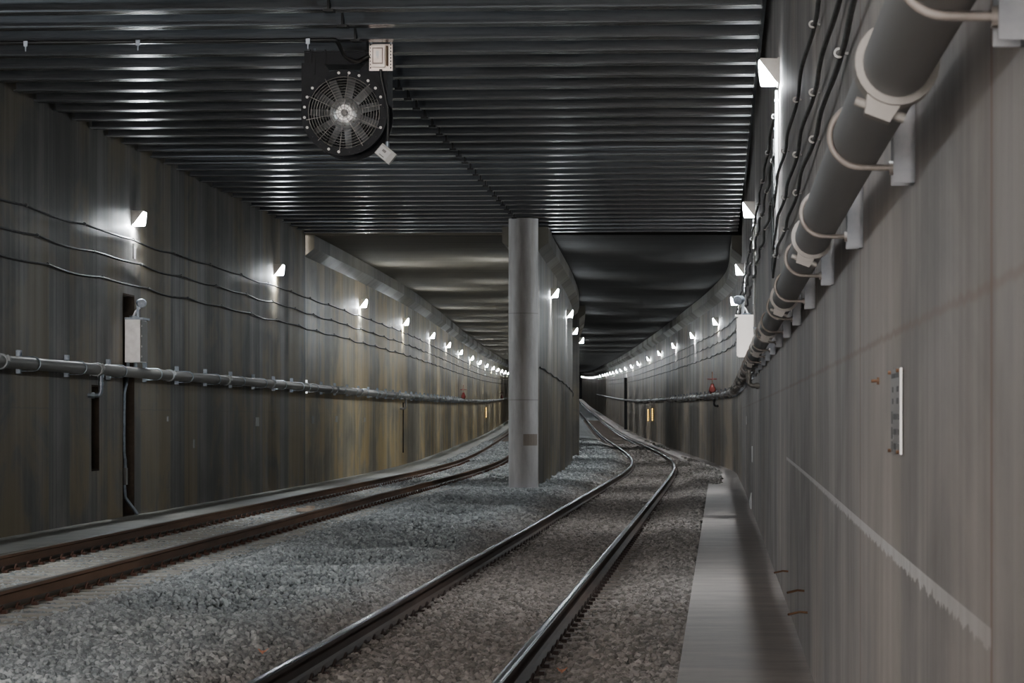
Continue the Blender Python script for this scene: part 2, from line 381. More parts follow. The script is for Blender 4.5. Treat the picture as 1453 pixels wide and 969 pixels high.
# ceilings beyond the mouth, roof deck above the beams, end wall
def ceiling(name,fa,fb,Y,mat,z=CEIL,t=.9):
    b=MB(); vs=[]; 
    for y in Y:
        r=RZ(y); vs += [(fa(y),y,z+r),(fb(y),y,z+r),(fb(y),y,z+t+r),(fa(y),y,z+t+r)]
    fs=[(i*4+k,i*4+(k+1)%4,(i+1)*4+(k+1)%4,(i+1)*4+k) for i in range(len(Y)-1) for k in range(4)]
    fs += [(0,1,2,3),tuple(range(len(vs)-4,len(vs)))]
    b.add(vs,fs); tag(b.build(name,mat),kind='structure')
mid=lambda y:(XC1(y)-.5 if y<119.5 else XC2(y)-.6)
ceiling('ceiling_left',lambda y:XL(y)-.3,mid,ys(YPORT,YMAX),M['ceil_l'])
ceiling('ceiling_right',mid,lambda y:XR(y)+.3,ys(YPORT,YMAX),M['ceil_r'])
b=MB(); b.bb((-10.2,YMIN,6.80),(1.9,YPORT,7.1)); tag(b.build('ceiling',M['deck']),kind='structure')
b=MB(); b.bb((-40,YMAX,0),(-20,YMAX+.3,14)); tag(b.build('wall_end',M['niche']),kind='structure')

# ------------------------------------------------------------------ ballast bed height
def wob(x,y,k=1.0):
    return (np.sin(x*2.1*k+y*.7*k+1.3)+np.sin(x*-1.3*k+y*1.1*k+.4)+np.sin(x*3.7*k-y*.53*k+2.1)+np.sin(y*2.3*k+x*.9*k))/4
vXT=np.vectorize(XT); vXU=np.vectorize(XU); vXR=np.vectorize(XR); vXL=np.vectorize(XL); vRZ=np.vectorize(RZ)
UZ=.14   # left-hand rail tops
def smooth(a,b,x):
    t=np.clip((x-a)/(b-a),0,1); return t*t*(3-2*t)
PITS=[(-4.2,27.4),(-4.15,31.0),(-4.0,35.3),(-3.85,39.8),(-4.25,44.6),(-3.95,49.0),(-4.4,53.2),(-4.1,58.0),(-4.5,62.0)]
def pit(x,y):
    t=np.zeros(np.broadcast(x,y).shape)
    for px,py in PITS:
        u=(x-px)/.78; v=(y-py-.5*(x-px))/1.5
        t=np.maximum(t,np.exp(-(u*u+v*v)**1.5))
    return t
def hb_local(x,y,tr,tu,xr):
    """ballast surface before the gradient is added"""
    d=x-tr; e=x-tu
    z=np.full_like(x,-.19)
    z=np.where(np.abs(d)<.70,-.185+.012*wob(x,y,2),z)
    # right shoulder: sleepers just show between y 24 and 46, then it heaps up against the walkway
    sh=smooth(.9,1.5,d); show=np.exp(-((y-36)/13)**2)
    z=np.where(d>.70,-.195-.025*show*(1-sh)+sh*(.08+.05*wob(x,y,1.3)),z)
    # between the tracks: rises to the left-hand track and is heaped into ridges
    f=smooth(-.75,-1.9,d); g=smooth(1.55,1.15,e)
    ridge=np.maximum(0,np.cos(2*PI*(y+.55*(x+4.4)-.5+.8*wob(x*.4,y*.35))/4.45))**1.8
    env=smooth(-.95,-1.55,d)*smooth(1.2,1.65,e)
    zm=-.19+f*.09+env*(.06*ridge+.07+.035*wob(x,y,1.7)-.36*pit(x,y))
    zm=zm*(1-g)+g*(UZ-.215)
    z=np.where(d<=-.70,zm,z)
    z=np.where(e<1.15,UZ-.222+.008*wob(x,y,2),z)
    z=np.where(e<-1.35,UZ-.2,z)
    # spill over the walkway beyond the column
    z=np.where((d>1.35)&(y>70),z+.11*smooth(70,76,y),z)
    return z
def hb(x,y):
    return hb_local(x,y,vXT(y),vXU(y),vXR(y))+vRZ(y)
# surface grid
Yg=np.concatenate([np.arange(10,80,.25),np.arange(80,140,.6),np.arange(140,260,2.5),np.arange(260,YMAX+1,12)])
nx=150
def grid(name,fa,fb,Yg,mat,nx):
    V=[]; n=len(Yg)
    A=np.array([fa(y) for y in Yg]); B=np.array([fb(y) for y in Yg])
    U=np.linspace(0,1,nx); X=A[:,None]*(1-U)+B[:,None]*U; YY=np.repeat(Yg[:,None],nx,1)
    TR=vXT(Yg)[:,None]; TU=vXU(Yg)[:,None]
    Z=hb_local(X,YY,TR,TU,vXR(Yg)[:,None])+vRZ(Yg)[:,None]-.022
    co=np.stack([X,YY,Z],-1).reshape(-1,3)
    idx=np.arange(n*nx).reshape(n,nx)
    q=np.stack([idx[:-1,:-1],idx[:-1,1:],idx[1:,1:],idx[1:,:-1]],-1).reshape(-1,4)
    me=bpy.data.meshes.new(name); me.from_pydata(co.tolist(),[],q.tolist()); me.materials.append(mat)
    me.polygons.foreach_set('use_smooth',[True]*len(me.polygons)); me.update()
    return link(name,me)
XWR=lambda y:(-.107+.0083*(y-18)) if y<78 else min(-.107+.0083*(y-18), XR(y)-.8)
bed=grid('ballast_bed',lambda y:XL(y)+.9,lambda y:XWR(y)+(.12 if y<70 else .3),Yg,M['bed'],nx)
tag(bed,'packed grey ballast bed under the loose stones of both tracks','ballast',kind='stuff')
b=MB(); b.sweep([(-12,-.75),(4,-.75),(4,-.6),(-12,-.6)],ys(YMIN,YMAX),lambda y:((XT(y)+2)*1.0,RZ(y))); tag(b.build('floor',M['slot']),kind='structure')

# loose stones, one mesh
def stones():
    phi=(1+5**.5)/2
    iv=np.array([(-1,phi,0),(1,phi,0),(-1,-phi,0),(1,-phi,0),(0,-1,phi),(0,1,phi),(0,-1,-phi),(0,1,-phi),(phi,0,-1),(phi,0,1),(-phi,0,-1),(-phi,0,1)])/math.sqrt(1+phi*phi)
    ifc=np.array([(0,11,5),(0,5,1),(0,1,7),(0,7,10),(0,10,11),(1,5,9),(5,11,4),(11,10,2),(10,7,6),(7,1,8),(3,9,4),(3,4,2),(3,2,6),(3,6,8),(3,8,9),(4,9,5),(2,4,11),(6,2,10),(8,6,7),(9,8,1)])
    P=[]; S=[]; D=[]
    def band(y0,y1,cell,rad):
        yy=np.arange(y0,y1,cell); 
        for y in yy:
            a=XL(y)+1.15; c=XWR(y)+(-.03 if y<68 else .30)
            # what the frame can see at this distance
            a=max(a,-(1010/4200)*y)
            xs=np.arange(a,c,cell); k=len(xs)
            if not k: continue
            x=xs+rng.uniform(-.5,.5,k)*cell; yv=y+rng.uniform(-.5,.5,k)*cell
            d=np.abs(x-vXT(yv)); e=np.abs(x-vXU(yv))
            rail=(np.abs(d-.752)<.085)|(np.abs(e-.752)<.085)
            # pale sleeper tops of the left-hand track stay clear
            ks=np.round((yv-24.0)/.61); onS=(np.abs(yv-24.0-ks*.61)<.115)&(e<1.27)
            thin=rng.random(k)
            keep=~rail&~(onS&(thin>np.where(e<.55,.75,.12)))
            ks=np.round((yv-16.5)/.61); onR=(np.abs(yv-16.5-ks*.61)<.11)&(x-vXT(yv)>.8)&(x-vXT(yv)<1.22)&(yv>23)&(yv<50)
            keep&=~(onR&(thin>.3))
            x=x[keep]; yv=yv[keep]; k=len(x)
            r=rad*rng.uniform(.62,1.25,k)
            z=hb(x,yv)+rng.uniform(-.35,.4,k)*rad
            P.append(np.stack([x,yv,z],-1)); S.append(r); D.append(pit(x,yv))
    band(15.6,45,.048,.031); band(45,72,.062,.039); band(72,112,.09,.052); band(112,175,.15,.085)
    P=np.concatenate(P); S=np.concatenate(S); n=len(P)
    j=iv[None]*rng.uniform(.68,1.2,(n,12,1))
    sc=rng.uniform(.7,1.25,(n,1,3)); sc[:,:,2]*=.85
    j=j*sc
    q=rng.normal(size=(n,4)); q/=np.linalg.norm(q,axis=1,keepdims=True); w,x,y,z=q.T
    R=np.stack([1-2*(y*y+z*z),2*(x*y-z*w),2*(x*z+y*w),2*(x*y+z*w),1-2*(x*x+z*z),2*(y*z-x*w),2*(x*z-y*w),2*(y*z+x*w),1-2*(x*x+y*y)],-1).reshape(n,3,3)
    j=np.einsum('nij,nkj->nki',R,j)*S[:,None,None]+P[:,None]
    f=(ifc[None]+12*np.arange(n)[:,None,None]).reshape(-1)
    me=bpy.data.meshes.new('ballast_stones'); me.vertices.add(n*12); me.vertices.foreach_set('co',j.reshape(-1))
    nf=n*20; me.loops.add(nf*3); me.loops.foreach_set('vertex_index',f.astype(np.int32)); me.polygons.add(nf)
    me.polygons.foreach_set('loop_start',np.arange(0,nf*3,3,dtype=np.int32))
    me.update(calc_edges=True)
    at=me.attributes.new('stone','FLOAT','POINT'); at.data.foreach_set('value',np.repeat(rng.random(n)**1.2*(1-.85*np.concatenate(D)),12).astype(np.float32))  # stones in the pits darkened, shade of the hollows put into their colour
    me.materials.append(M['ballast']); me.shade_flat(); me.update()
    print('stones',n)
    return link('ballast_stones',me)
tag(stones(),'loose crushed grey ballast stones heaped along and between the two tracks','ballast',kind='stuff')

# ------------------------------------------------------------------ walkways
b=MB(); Y=ys(YMIN,YMAX); vs=[]
for y in Y: vs += [(XWR(y),y,RZ(y)),(XR(y)+.02,y,RZ(y)),(XR(y)+.02,y,-.6+RZ(y)),(XWR(y),y,-.6+RZ(y))]
b.add(vs,[(i*4+k,i*4+(k+1)%4,(i+1)*4+(k+1)%4,(i+1)*4+k) for i in range(len(Y)-1) for k in range(4)])
tag(b.build('walkway_right',M['walk_r']),'narrow pinkish grey concrete walkway along foot of right wall','walkway',kind='structure')
b=MB(); b.sweep([(-.02,0),(1.12,0),(1.12,-.6),(-.02,-.6)],ys(YMIN,YMAX),lambda y:(XL(y),RZ(y)))
tag(b.build('walkway_left',M['walk_l']),'pale concrete ledge along foot of left wall','walkway',kind='structure')

# ------------------------------------------------------------------ tracks
RAIL=[(-.036,-.014),(-.034,-.007),(-.028,-.003),(-.014,-.0008),(.014,-.0008),(.028,-.003),(.034,-.007),(.036,-.014),(.036,-.036),(.010,-.05),(.0085,-.13),(.03,-.146),(.071,-.158),(.071,-.17),(-.071,-.17),(-.071,-.158),(-.03,-.146),(-.0085,-.13),(-.010,-.05),(-.036,-.036)]
def rail(fx,off,z,mat,label):
    b=MB(); Y=[y for y in ys(12.0 if z==0 else 20.0,YMAX,1.5,6)]
    b.sweep(RAIL,Y,lambda y:(fx(y)+off,RZ(y)+z))
    o=b.build('rail',mat); tag(o,label,'rail'); return o
rail(XT,-.752,0,M['rail_r'],'left rail of the right-hand track, dark with polished top')
rail(XT,.752,0,M['rail_r'],'right rail of the right-hand track, nearest to the walkway')
rail(XU,-.752,UZ,M['rail_l'],'far left rusty rail beside the ledge of the left wall')
rail(XU,.752,UZ,M['rail_l'],'right rusty rail of the left-hand track, beside the heaped ballast')
def clip_mesh(mat):
    b=MB(); pts=[]
    for k in range(9):
        a=PI*k/8; pts.append((.018+.02*math.sin(a)*.6,-.045*math.cos(a),.012+.05*math.sin(a)))
    b.tube(pts,.011,7); b.tube([(.018,.045,.014),(-.02,.05,.018),(-.03,.02,.02)],.010,6)
    b.box((.045,0,.012),(.05,.085,.035)); return b.mesh('rail_clip',mat)
clip_r=clip_mesh(M['clip']); clip_l=clip_mesh(M['clip_l'])
def sleeper_mesh(mat):
    b=MB(); prof=[(-.13,-.2),(.13,-.2),(.11,-.015),(.10,0),(-.10,0),(-.11,-.015)]
    b.prism(prof,'x',-1.27,1.27); return b.mesh('sleeper',mat)
sl_r=sleeper_mesh(M['sleeper_r']); sl_l=sleeper_mesh(M['sleeper_l'])
def sleepers(fx,z,y0,count,me,cme,side,full):
    for i in range(count):
        y=y0+.61*i
        o=link('sleeper',me); o.location=(fx(y),y,RZ(y)+z-.182)
        o.rotation_euler=(0,0,-math.atan((fx(y+1)-fx(y-1))/2)*-1)
        tag(o,f'{"dusty brown" if side=="right" else "pale"} concrete sleeper under the {side}-hand track, {orda(i+1)} from the near end','sleeper',f'sleepers of the {side}-hand track')
        offs=[(-.752+.071,0),(.752+.071,0)]
        if y<full: offs += [(-.752-.071,1),(.752-.071,1)]
        for ox,flip in offs:
            c=link('rail_clip',cme,o); c.location=(ox,0,.0); c.rotation_euler=(0,0,PI if flip else 0)
sleepers(XT,0,16.5,154,sl_r,clip_r,'right',42)
sleepers(XU,UZ,24.0,146,sl_l,clip_l,'left',30)
b=MB()
for fx,z,y0 in ((XT,0,16.5+.61*154),(XU,UZ,24+.61*146)):
    y=y0
    while y<330:
        b.box((fx(y),y,RZ(y)+z-.275),(2.54,.23,.18)); y+=.61
tag(b.build('sleeper_row',M['sleeper_r']),'distant concrete sleepers of both tracks deep in the bores','sleeper',kind='stuff')

# ------------------------------------------------------------------ roof beams
SK=-.07
YB=lambda k:40.0+1.299*k
def beam(k,n):
    yk=YB(k); b=MB(); xl=XL(yk)+.03; xr=XR(yk-.7)-.09; L=xr-xl
    fl,th,w,d=.30,.020,.016,.56
    prof=[(-fl/2,0),(fl/2,0),(fl/2,th),(w/2,th+.012),(w/2,d-th),(fl/2,d-th),(fl/2,d),(-fl/2,d),(-fl/2,d-th),(-w/2,d-th),(-w/2,th+.012),(-fl/2,th)]
    b.prism(prof,'x',0,L)
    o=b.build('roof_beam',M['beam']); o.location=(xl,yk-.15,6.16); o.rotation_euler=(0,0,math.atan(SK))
    tag(o,f'dark steel roof beam across the tunnel, {orda(n)} in front of the concrete bore mouths','beam','steel roof beams')
    c=MB(); c.prism([(0,.02),(.13,.0),(.13,.03),(.09,.10),(.0,.16)],'x',-.012,.012); c.box((0,.075,.006),(.11,.14,.03))
    q=c.build('beam_bracket',M['bracket_dark'],o); q.location=(-4.02-xl,-.24,-.028)
    return o
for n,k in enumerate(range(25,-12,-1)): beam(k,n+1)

# ------------------------------------------------------------------ concrete column
t=thing('column','round concrete column standing in the ballast before the dividing wall','column',(-3.86,66.9,-.3))
b=MB(); b.tube([(0,0,0),(0,0,2.35)],.335,48); b.tube([(0,0,2.35),(0,0,2.37)],.331,48,False); b.tube([(0,0,2.37),(0,0,4.5),(0,0,6.44)],.335,48)
tcol=NT('column concrete'); p=tcol.pos(); x,y,z=tcol.xyz(p)
n1=tcol.noise(tcol.scale(p,(2.2,2.2,.5)),1.0,6.0,.65); n2=tcol.noise(tcol.scale(p,(5,5,.25)),1.0,4.0,.6)
c=tcol.mix(tcol.mr(n1,.35,.65),(.27,.26,.25),(.46,.45,.445)); c=tcol.mix(tcol.mr(n2,.5,.75,0,.45),c,(.20,.17,.14))
low=tcol.math('MULTIPLY',tcol.mr(z,-.1,.35,1,0,True),tcol.mr(n1,.3,.6)); c=tcol.mix(low,c,(.46,.45,.48)); 
c=tcol.mix(tcol.mr(z,-.15,.02,.6,0),c,(.30,.19,.12))
for zj in (2.05,4.0): c=tcol.mix(tcol.mr(tcol.math('ABSOLUTE',tcol.math('SUBTRACT',z,zj)),.004,.02,.5,0),c,(.13,.12,.11))
b.build('shaft',tcol.out(c,.6,0,tcol.bump(n1,.25,.01)),t)
b=MB(); 
vs=[]
for zz in (1.32,1.58):
    for k in range(7):
        a=-PI/2+.05+k*.2; vs.append((math.cos(a)*.338,math.sin(a)*.338,zz))
b.add(vs,[(k,k+1,k+8,k+7) for k in range(6)]); b.build('patch_plate',plain_concrete('column patch',(.20,.17,.14),(.27,.235,.20)),t)

# ------------------------------------------------------------------ wall lamps
def lamp_meshes(s):
    body=MB(); body.prism([(0,-.115),(0,.12),(s*.19,.125),(s*.203,.108),(s*.034,-.112)],'y',-.15,.15)
    body.box((s*.012,0,0),(.024,.34,.26))
    lens=MB(); lens.prism([(s*.2045,.104),(s*.20,.02),(s*.185,-.10),(s*.16,-.118),(s*.040,-.116)],'y',-.142,.142)
    lme=lens.mesh('lamp_lens',M['lens']); lme.materials.append(M['lens_end'])
    for p_ in lme.polygons:
        if abs(p_.normal.y)>.9: p_.material_index=1
    down=MB(); down.prism([(s*.178,-.1195),(s*.030,-.1195),(s*.030,-.1175),(s*.178,-.1185)],'y',-.135,.135)
    return body.mesh('lamp_housing',M['lamp_body']),lme,down.mesh('lamp_diffuser',M['lens_down'])
LM={1:lamp_meshes(1),-1:lamp_meshes(-1)}
def lamp(x,y,s,label,group,z=5.0):
    t=thing('wall_lamp',label,'lamp',(x,y,z+RZ(y)),group)
    link('lamp_housing',LM[s][0],t); link('lamp_lens',LM[s][1],t); link('lamp_diffuser',LM[s][2],t); return t
LL=[14.0,31.5,49.9,67.1,86.5,103.5,122.8,141,160,180,198,217,238,256,274,291,309,327,345,363,381,400]
RL=[10.2,28.9,47.8,67.0,84.7,103.0,122,142,162,181,203,222,243,262,281,299,315,333,350,369,392,416,440]
while RL[-1]<655: RL.append(RL[-1]+18.3)
CLp=[79.4,95.2,115.5,131.5]+[166+18*k for k in range(11)]  # lamps past the visible ones are unseen, added to light the right bore
for i,y in enumerate(LL):
    if i<2: lab=f'lit left wall lamp nearer than the frame, {orda(2-i)} before its edge'
    else: lab=f'glowing white wedge lamp high on the left wall, {orda(i-1)} from the near end'
    lamp(XL(y)-(.04 if y>YPORT else 0),y,1,lab,'lamps on the left wall')
for i,y in enumerate(RL):
    if i<1: lab='lit wall lamp on the right wall above the large pipe, nearer than the frame'
    else: lab=f'glowing white wedge lamp high on the right wall, {orda(i)} from the near end'
    lamp(XR(y),y,-1,lab,'lamps on the right wall')
for i,y in enumerate(CLp):
    lamp(XC1(y) if y<119.5 else XC2(y),y,1,f'glowing white wedge lamp on the dividing wall behind the column, {orda(i+1)} from the column in a row lengthened by added unseen lamps','lamps on the dividing wall')
for i,y in enumerate((84,98,115,133,152,171,190,210,230,250,270)):  # unseen lamps added to brighten the walls of the left bore
    lamp(XC1(y)-.60 if y<119.5 else XC2(y)-1.2,y,-1,f'added unseen lamp on the hidden left face of the dividing wall, {orda(i+1)} from the column in a row lengthened by added unseen lamps','added unseen lamps on the far face of the dividing wall')

# ------------------------------------------------------------------ pipes
PR,PLr=.079,.088
ZPR,ZPL=H+.81,H+.775
FR=lambda y:XR(y)-.155
FL=lambda y:XL(y)-(.04 if y>YPORT else 0)+.24
def circ(r,n=28): return [(r*math.cos(2*PI*k/n),r*math.sin(2*PI*k/n)) for k in range(n)]
def pipe(fx,z,r,mat,cmat,y0,y1,c0,step,label,lug):
    t=thing('fire_main_pipe',label,'pipe',(fx(y0),y0,z))
    b=MB(); b.sweep(circ(r),ys(y0,y1,1.5,6),lambda y:(fx(y)-fx(y0),z-z+RZ(y)),smooth=True)
    o=b.build('pipe_run',mat,t); o.location=(0,-y0,0)
    # grooved coupling: two half shells with bolted lugs
    b=MB(); R=r*1.22
    b.sweep([(p[0],p[1]) for p in circ(R)],[-.055,-.045,.045,.055],lambda y:(0,0))
    for s in (-1,1):
        b.prism([(-.030,-R-.035),(.030,-R-.035),(.045,-R+.03),(-.045,-R+.03)],'y',-.034,.034) if s<0 else b.prism([(-.03,R+.03),(.03,R+.03),(.04,R-.03),(-.04,R-.03)],'y',-.034,.034)
    b.cyl((-.06,0,-R-.012),(.06,0,-R-.012),.012,8); b.cyl((-.05,0,R+.012),(.05,0,R+.012),.012,8)
    me=b.mesh('coupling',cmat); y=c0; k=0
    while y<min(y1,235):
        c=link('coupling',me,t); c.location=(fx(y)-fx(y0),y-y0,RZ(y)); c.rotation_euler=(0,lug,0); y+=step; k+=1
    return t
pr=pipe(FR,ZPR,PR,M['pipe_r'],M['coup'],3.0,420,6.75,6.4,'grey fire main pipe running along the right wall, huge at upper right',0.35)
pl=pipe(FL,ZPL,PLr,M['pipe_l'],M['coup_l'],34.0,420,39.3,6.35,'grey fire main pipe running along the left wall beneath the lamps',1.2)
# brackets: strut channel on the wall, U-bolt round the pipe
def bracket_mesh(r,off,s,hgt,lo):
    """s: +1 wall on the +x side of the pipe, -1 on the other; origin at the pipe centre"""
    a=MB(); x0=s*(off-.002); 
    a.bb((x0,-.035,lo),(x0-s*.012,.075,lo+hgt)); a.bb((x0,-.035,lo),(x0-s*.062,-.027,lo+hgt)); a.bb((x0,.067,lo),(x0-s*.062,.075,lo+hgt))
    u=MB(); pts=[(s*(off-.03),-.005,r+.012)]
    for k in range(17):
        th=PI/2+PI*k/16; pts.append((-s*-1*math.cos(th)*(r+.010)*1.0 if False else s*math.cos(th)*(r+.010),-.005,math.sin(th)*(r+.010)))
    pts.append((s*(off-.03),-.005,-r-.012))
    u.tube(pts,.0095,8)
    nmb=MB()
    nmb.cyl((s*(off-.075),-.005,0),(s*(off-.05),-.005,0),.02,6); nmb.cyl((s*(off-.052),-.005,0),(s*(off-.035),-.005,0),.012,6); nmb.cyl((s*(off-.035),-.005,0),(s*(off-.012),-.005,0),.02,6)
    return a,u,nmb
def brackets(fx,z,r,off,s,y0,y1,mats,side):
    a,u,nm=bracket_mesh(r,off,s,.33,-.135)
    ma,mu,mn=a.mesh('strut',mats[0]),u.mesh('u_bolt',mats[1]),nm.mesh('nut',mats[1])
    y=y0; i=0
    while y<y1:
        i+=1
        t=thing('pipe_bracket',f'steel strut bracket with U-bolt holding the {side} wall pipe, {orda(i)} from the near end','bracket',(fx(y),y,z+RZ(y)),f'brackets of the {side} wall pipe')
        link('strut',ma,t); link('u_bolt',mu,t); 
        for zz in (r+.012,-r-.012):
            q=link('nut',mn,t); q.location=(0,0,zz)
        y+=3.17
M['strut_r']=metal('dull strut steel',(.10,.11,.13),(.25,.25,.26),(.4,.6),.6,(9,9,9))
brackets(FR,ZPR,PR,.155,1,5.28,150,(M['strut_r'],M['galv_warm']),'right')
brackets(FL,ZPL,PLr,.24,-1,38.1,160,(M['galv'],M['galv']),'left')
# drain drops
def drop(x,y,z,s,label,length=.24,mat='galv'):
    t=thing('drain_pipe',label,'pipe',(x,y,z+RZ(y)))
    b=MB(); r=.035; pts=[(0,0,0),(0,0,-length+.07)]
    for k in range(1,7):
        a=PI/2*k/6; pts.append((s*.07*(1-math.cos(a)),0,-length+.07-.07*math.sin(a)))
    pts.append((s*.2,0,-length)); b.tube(pts,r,14); b.build('elbow',M[mat],t)
    for pa,pb,k in (((0,0,-length*.35),(0,0,-length*.35-.05),1.35),((s*.1,0,-length),(s*.14,0,-length),1.35),((0,0,.02),(0,0,-.04),1.5)):
        c=MB(); c.cyl(pa,pb,r*k,14); c.build('fitting',M[mat],t)
drop(FL(46.0),46.0,ZPL-.08,-1,'galvanised drain elbow under the left pipe leading into the wall slot',.32)
drop(FR(43.0),43.0,ZPR-.07,1,'grey drain elbow hanging under the right pipe below the bright cabinet',.25,'coup')
drop(FL(101.5),101.5,ZPL-.08,-1,'dark drain elbow under left pipe with a thin rod beside it',.35,'coup')
drop(FR(103),103,ZPR-.07,1,'dark drain elbow below the red valve on the right pipe',.3,'bracket_dark')
# hydrant valves
def valve(x,y,z,label):
    t=thing('fire_valve',label,'valve',(x,y,z+RZ(y)),'red fire valves')
    b=MB(); b.tube([(0,0,0),(0,0,.06),(0,0,.10),(0,0,.22),(0,0,.28),(0,0,.36)],[.10,.10,.13,.11,.07,.06],16); b.cyl((0,-.0,.15),(0,-.22,.15),.07,14); b.cyl((0,-.2,.15),(0,-.26,.15),.09,14); b.build('valve_body',M['red'],t)
    s=MB(); s.cyl((0,0,.34),(0,0,.78),.017,10); s.build('stem',M['rust'],t)
    w=MB(); pts=[(math.cos(2*PI*k/20)*.17,math.sin(2*PI*k/20)*.17,.52) for k in range(20)]; w.tube(pts,.018,7,False,True)
    for k in range(4):
        a=PI/2*k+.4; w.tube([(0,0,.52),(math.cos(a)*.17,math.sin(a)*.17,.52)],.013,6)
    w.build('handwheel',M['red'],t)
valve(FR(104.5),104.5,ZPR+.06,'red valve with handwheel on the right pipe')
valve(FL(161),161,ZPL+.07,'red valve with handwheel on the left pipe, the nearer of two')
valve(FL(268),268,ZPL+.07,'red valve with handwheel on the left pipe, the farther of two')

# ------------------------------------------------------------------ wall cables
def cable(fx,s,z,y0,y1,label,r=.016,step=4.0,sag=.04,off=.045,extra=None,clips=True,group=None,ph=0.0):
    t=thing('wall_cable',label,'cable',(0,0,0),group)
    pts=[]; y=y0
    while y<=y1+1e-6:
        u=((y-y0-ph)/step)%1.0; dz=-sag*4*u*(1-u)*(.8+.4*math.sin(math.floor((y-y0-ph)/step)*2.4)); pts.append((fx(y)-s*off+s*.012*math.sin(y*1.57),y,z+RZ(y)+dz)); y+=.28 if y<140 else 1.2
    if extra: pts=extra+pts if extra[-1][1]<=y0+.6 else pts+extra
    b=MB(); b.tube(pts,r,7); b.build('cable_run',M['cable'],t)
    if clips:
        c=MB(); c.ring((0,0,0),(0,1,0),r*1.0,r*1.75,.035,10); c.bb((s*.01,-.006,-.006),(s*off,.006,.006)); me=c.mesh('cable_clip',M['steel_dark'])
        y=y0+ph
        while y<min(y1,115):
            q=link('cable_clip',me,t); q.location=(fx(y)-s*off,y,z+RZ(y)); y+=step
    return t
fl=lambda y:XL(y)-(.04 if y>YPORT else 0)
for z,lab,ph in ((4.63,'topmost',.2),(4.25,'middle',.9),(3.87,'lowest',1.6)):
    cable(fl,-1,z,37.5,330,f'{lab} of the three sagging black cables along the left wall',ph=ph)
    cable(XR,1,z,29.3,330,f'{lab} of the three black cables along the far part of the right wall',ph=ph)
# nearer right-hand cables, looping up to the conduit under the second lamp
for z,zt,lab,ye in ((3.88,4.1,'upper',28.6),(3.49,3.75,'middle',29.0),(3.22,3.4,'lower',29.3)):
    xx=lambda y:XR(y)-.045
    lp=[(xx(ye+.3),ye+.3,z-.12),(xx(ye+.7),ye+.7,z-.17),(xx(ye+1.0),ye+1.0,z-.08),(xx(ye+1.15),ye+1.15,z+.25),(xx(ye+1.2),ye+1.2,z+.55)]
    cable(XR,1,z,9.0,ye,f'{lab} of the three black cables above the large pipe on the right wall',r=.0135,extra=lp,step=4.0,sag=.035)
# white conduits below the lamps
def conduit(x,y,z0,z1,s,label):
    t=thing('conduit',label,'conduit',(x,y,0),'white lamp conduits')
    b=MB(); b.cyl((s*.022,0,z0),(s*.022,0,z1),.018,10); b.build('tube',M['white_cond'],t)
    c=MB()
    for zz in (z0+.12,(z0+z1)/2,z1-.1): c.bb((0,-.03,zz-.012),(s*.045,.03,zz+.012))
    c.build('strap',M['galv'],t)
conduit(XR(29.25),29.25,3.2,4.86,-1,'white conduit running down from the nearest right wall lamp')
conduit(XR(29.65),29.65,3.35,4.62,-1,'white conduit just behind the first one on the right wall')
conduit(XR(48.1),48.1,3.36,4.86,-1,'thin white conduit above the bright cabinet on the right wall')
conduit(XR(47.2),47.2,2.95,4.8,-1,'pale conduit strip on the right wall beside the bright cabinet')
# conductor on the dividing wall
t=thing('wall_cable','single dark cable along the dividing wall behind the column','cable')
b=MB(); b.tube([(XC1(y)+.03,y,H+1.26-.008*(y-72)+.02*math.sin(y*1.3)) for y in np.arange(71,118,.8)],.018,7); b.build('cable_run',M['cable'],t)

# ------------------------------------------------------------------ cabinets on the walls
def cabinet(x,y,z0,z1,s,mat,label,dep=.27,ln=.58):
    t=thing('wall_cabinet',label,'cabinet',(x,y,z0)); h=z1-z0
    b=MB(); b.bb((0,-ln/2,0),(s*(dep-.02),ln/2,h)); b.build('casing',mat,t)
    d=MB(); d.bb((s*(dep-.018),-ln/2+.005,.015),(s*dep,ln/2-.005,h-.02)); dd=d.build('door',M['steel_dark'] if s>0 else mat,t)
    g=MB()
    for k in range(4): g.bb((s*dep,-ln/2+.0,.08+k*.17),(s*(dep+.012),-ln/2+.03,.11+k*.17))
    g.build('latch',M['bolt'],dd)
    r=MB(); r.bb((-s*.0,-ln/2-.03,h),(s*(dep+.03),ln/2+.03,h+.035)); r.build('hood',mat if s<0 else M['galv'],t)
    g=MB(); g.cyl((s*.12,0,-.12),(s*.12,0,0),.03,12); g.build('gland',M['galv'],t)
    return t
cabinet(XL(49.5),49.5,2.56,3.27,1,M['steelbox'],'brushed steel cabinet on the left wall in front of the tall slot')
cabinet(XR(48.2),48.2,2.62,3.27,-1,M['steelbox_bright'],'brightly lit white cabinet on the right wall behind the large pipe',.30,.5)
def camera_unit(x,y,z,s,label):
    t=thing('security_camera',label,'camera',(x,y,z))
    b=MB(); b.cyl((0,0,0),(0,0,.035),.07,16); b.build('base',M['galv'],t)
    a=MB(); a.tube([(0,0,.03),(s*.03,0,.10),(s*.10,0,.17),(s*.15,0,.22)],.02,10); a.build('arm',M['white_cond'],t)
    h=MB(); h.tube([(s*.10,.09,.25),(s*.10,.05,.25),(s*.13,-.04,.245),(s*.155,-.10,.24),(s*.16,-.13,.235)],[.05,.07,.075,.08,.07],18); h.build('camera_head',M['galv'],t)
    q=MB(); q.bb((s*.05,-.02,.0),(s*.09,.02,.22)); q.build('bracket',M['galv'],t)
camera_unit(XL(49.5)+.10,49.45,3.305,1,'pale swivel camera on bent arm on top of the left wall cabinet')
camera_unit(XR(48.2)-.13,48.2,3.305,-1,'bluish camera on bracket on top of the bright right wall cabinet')
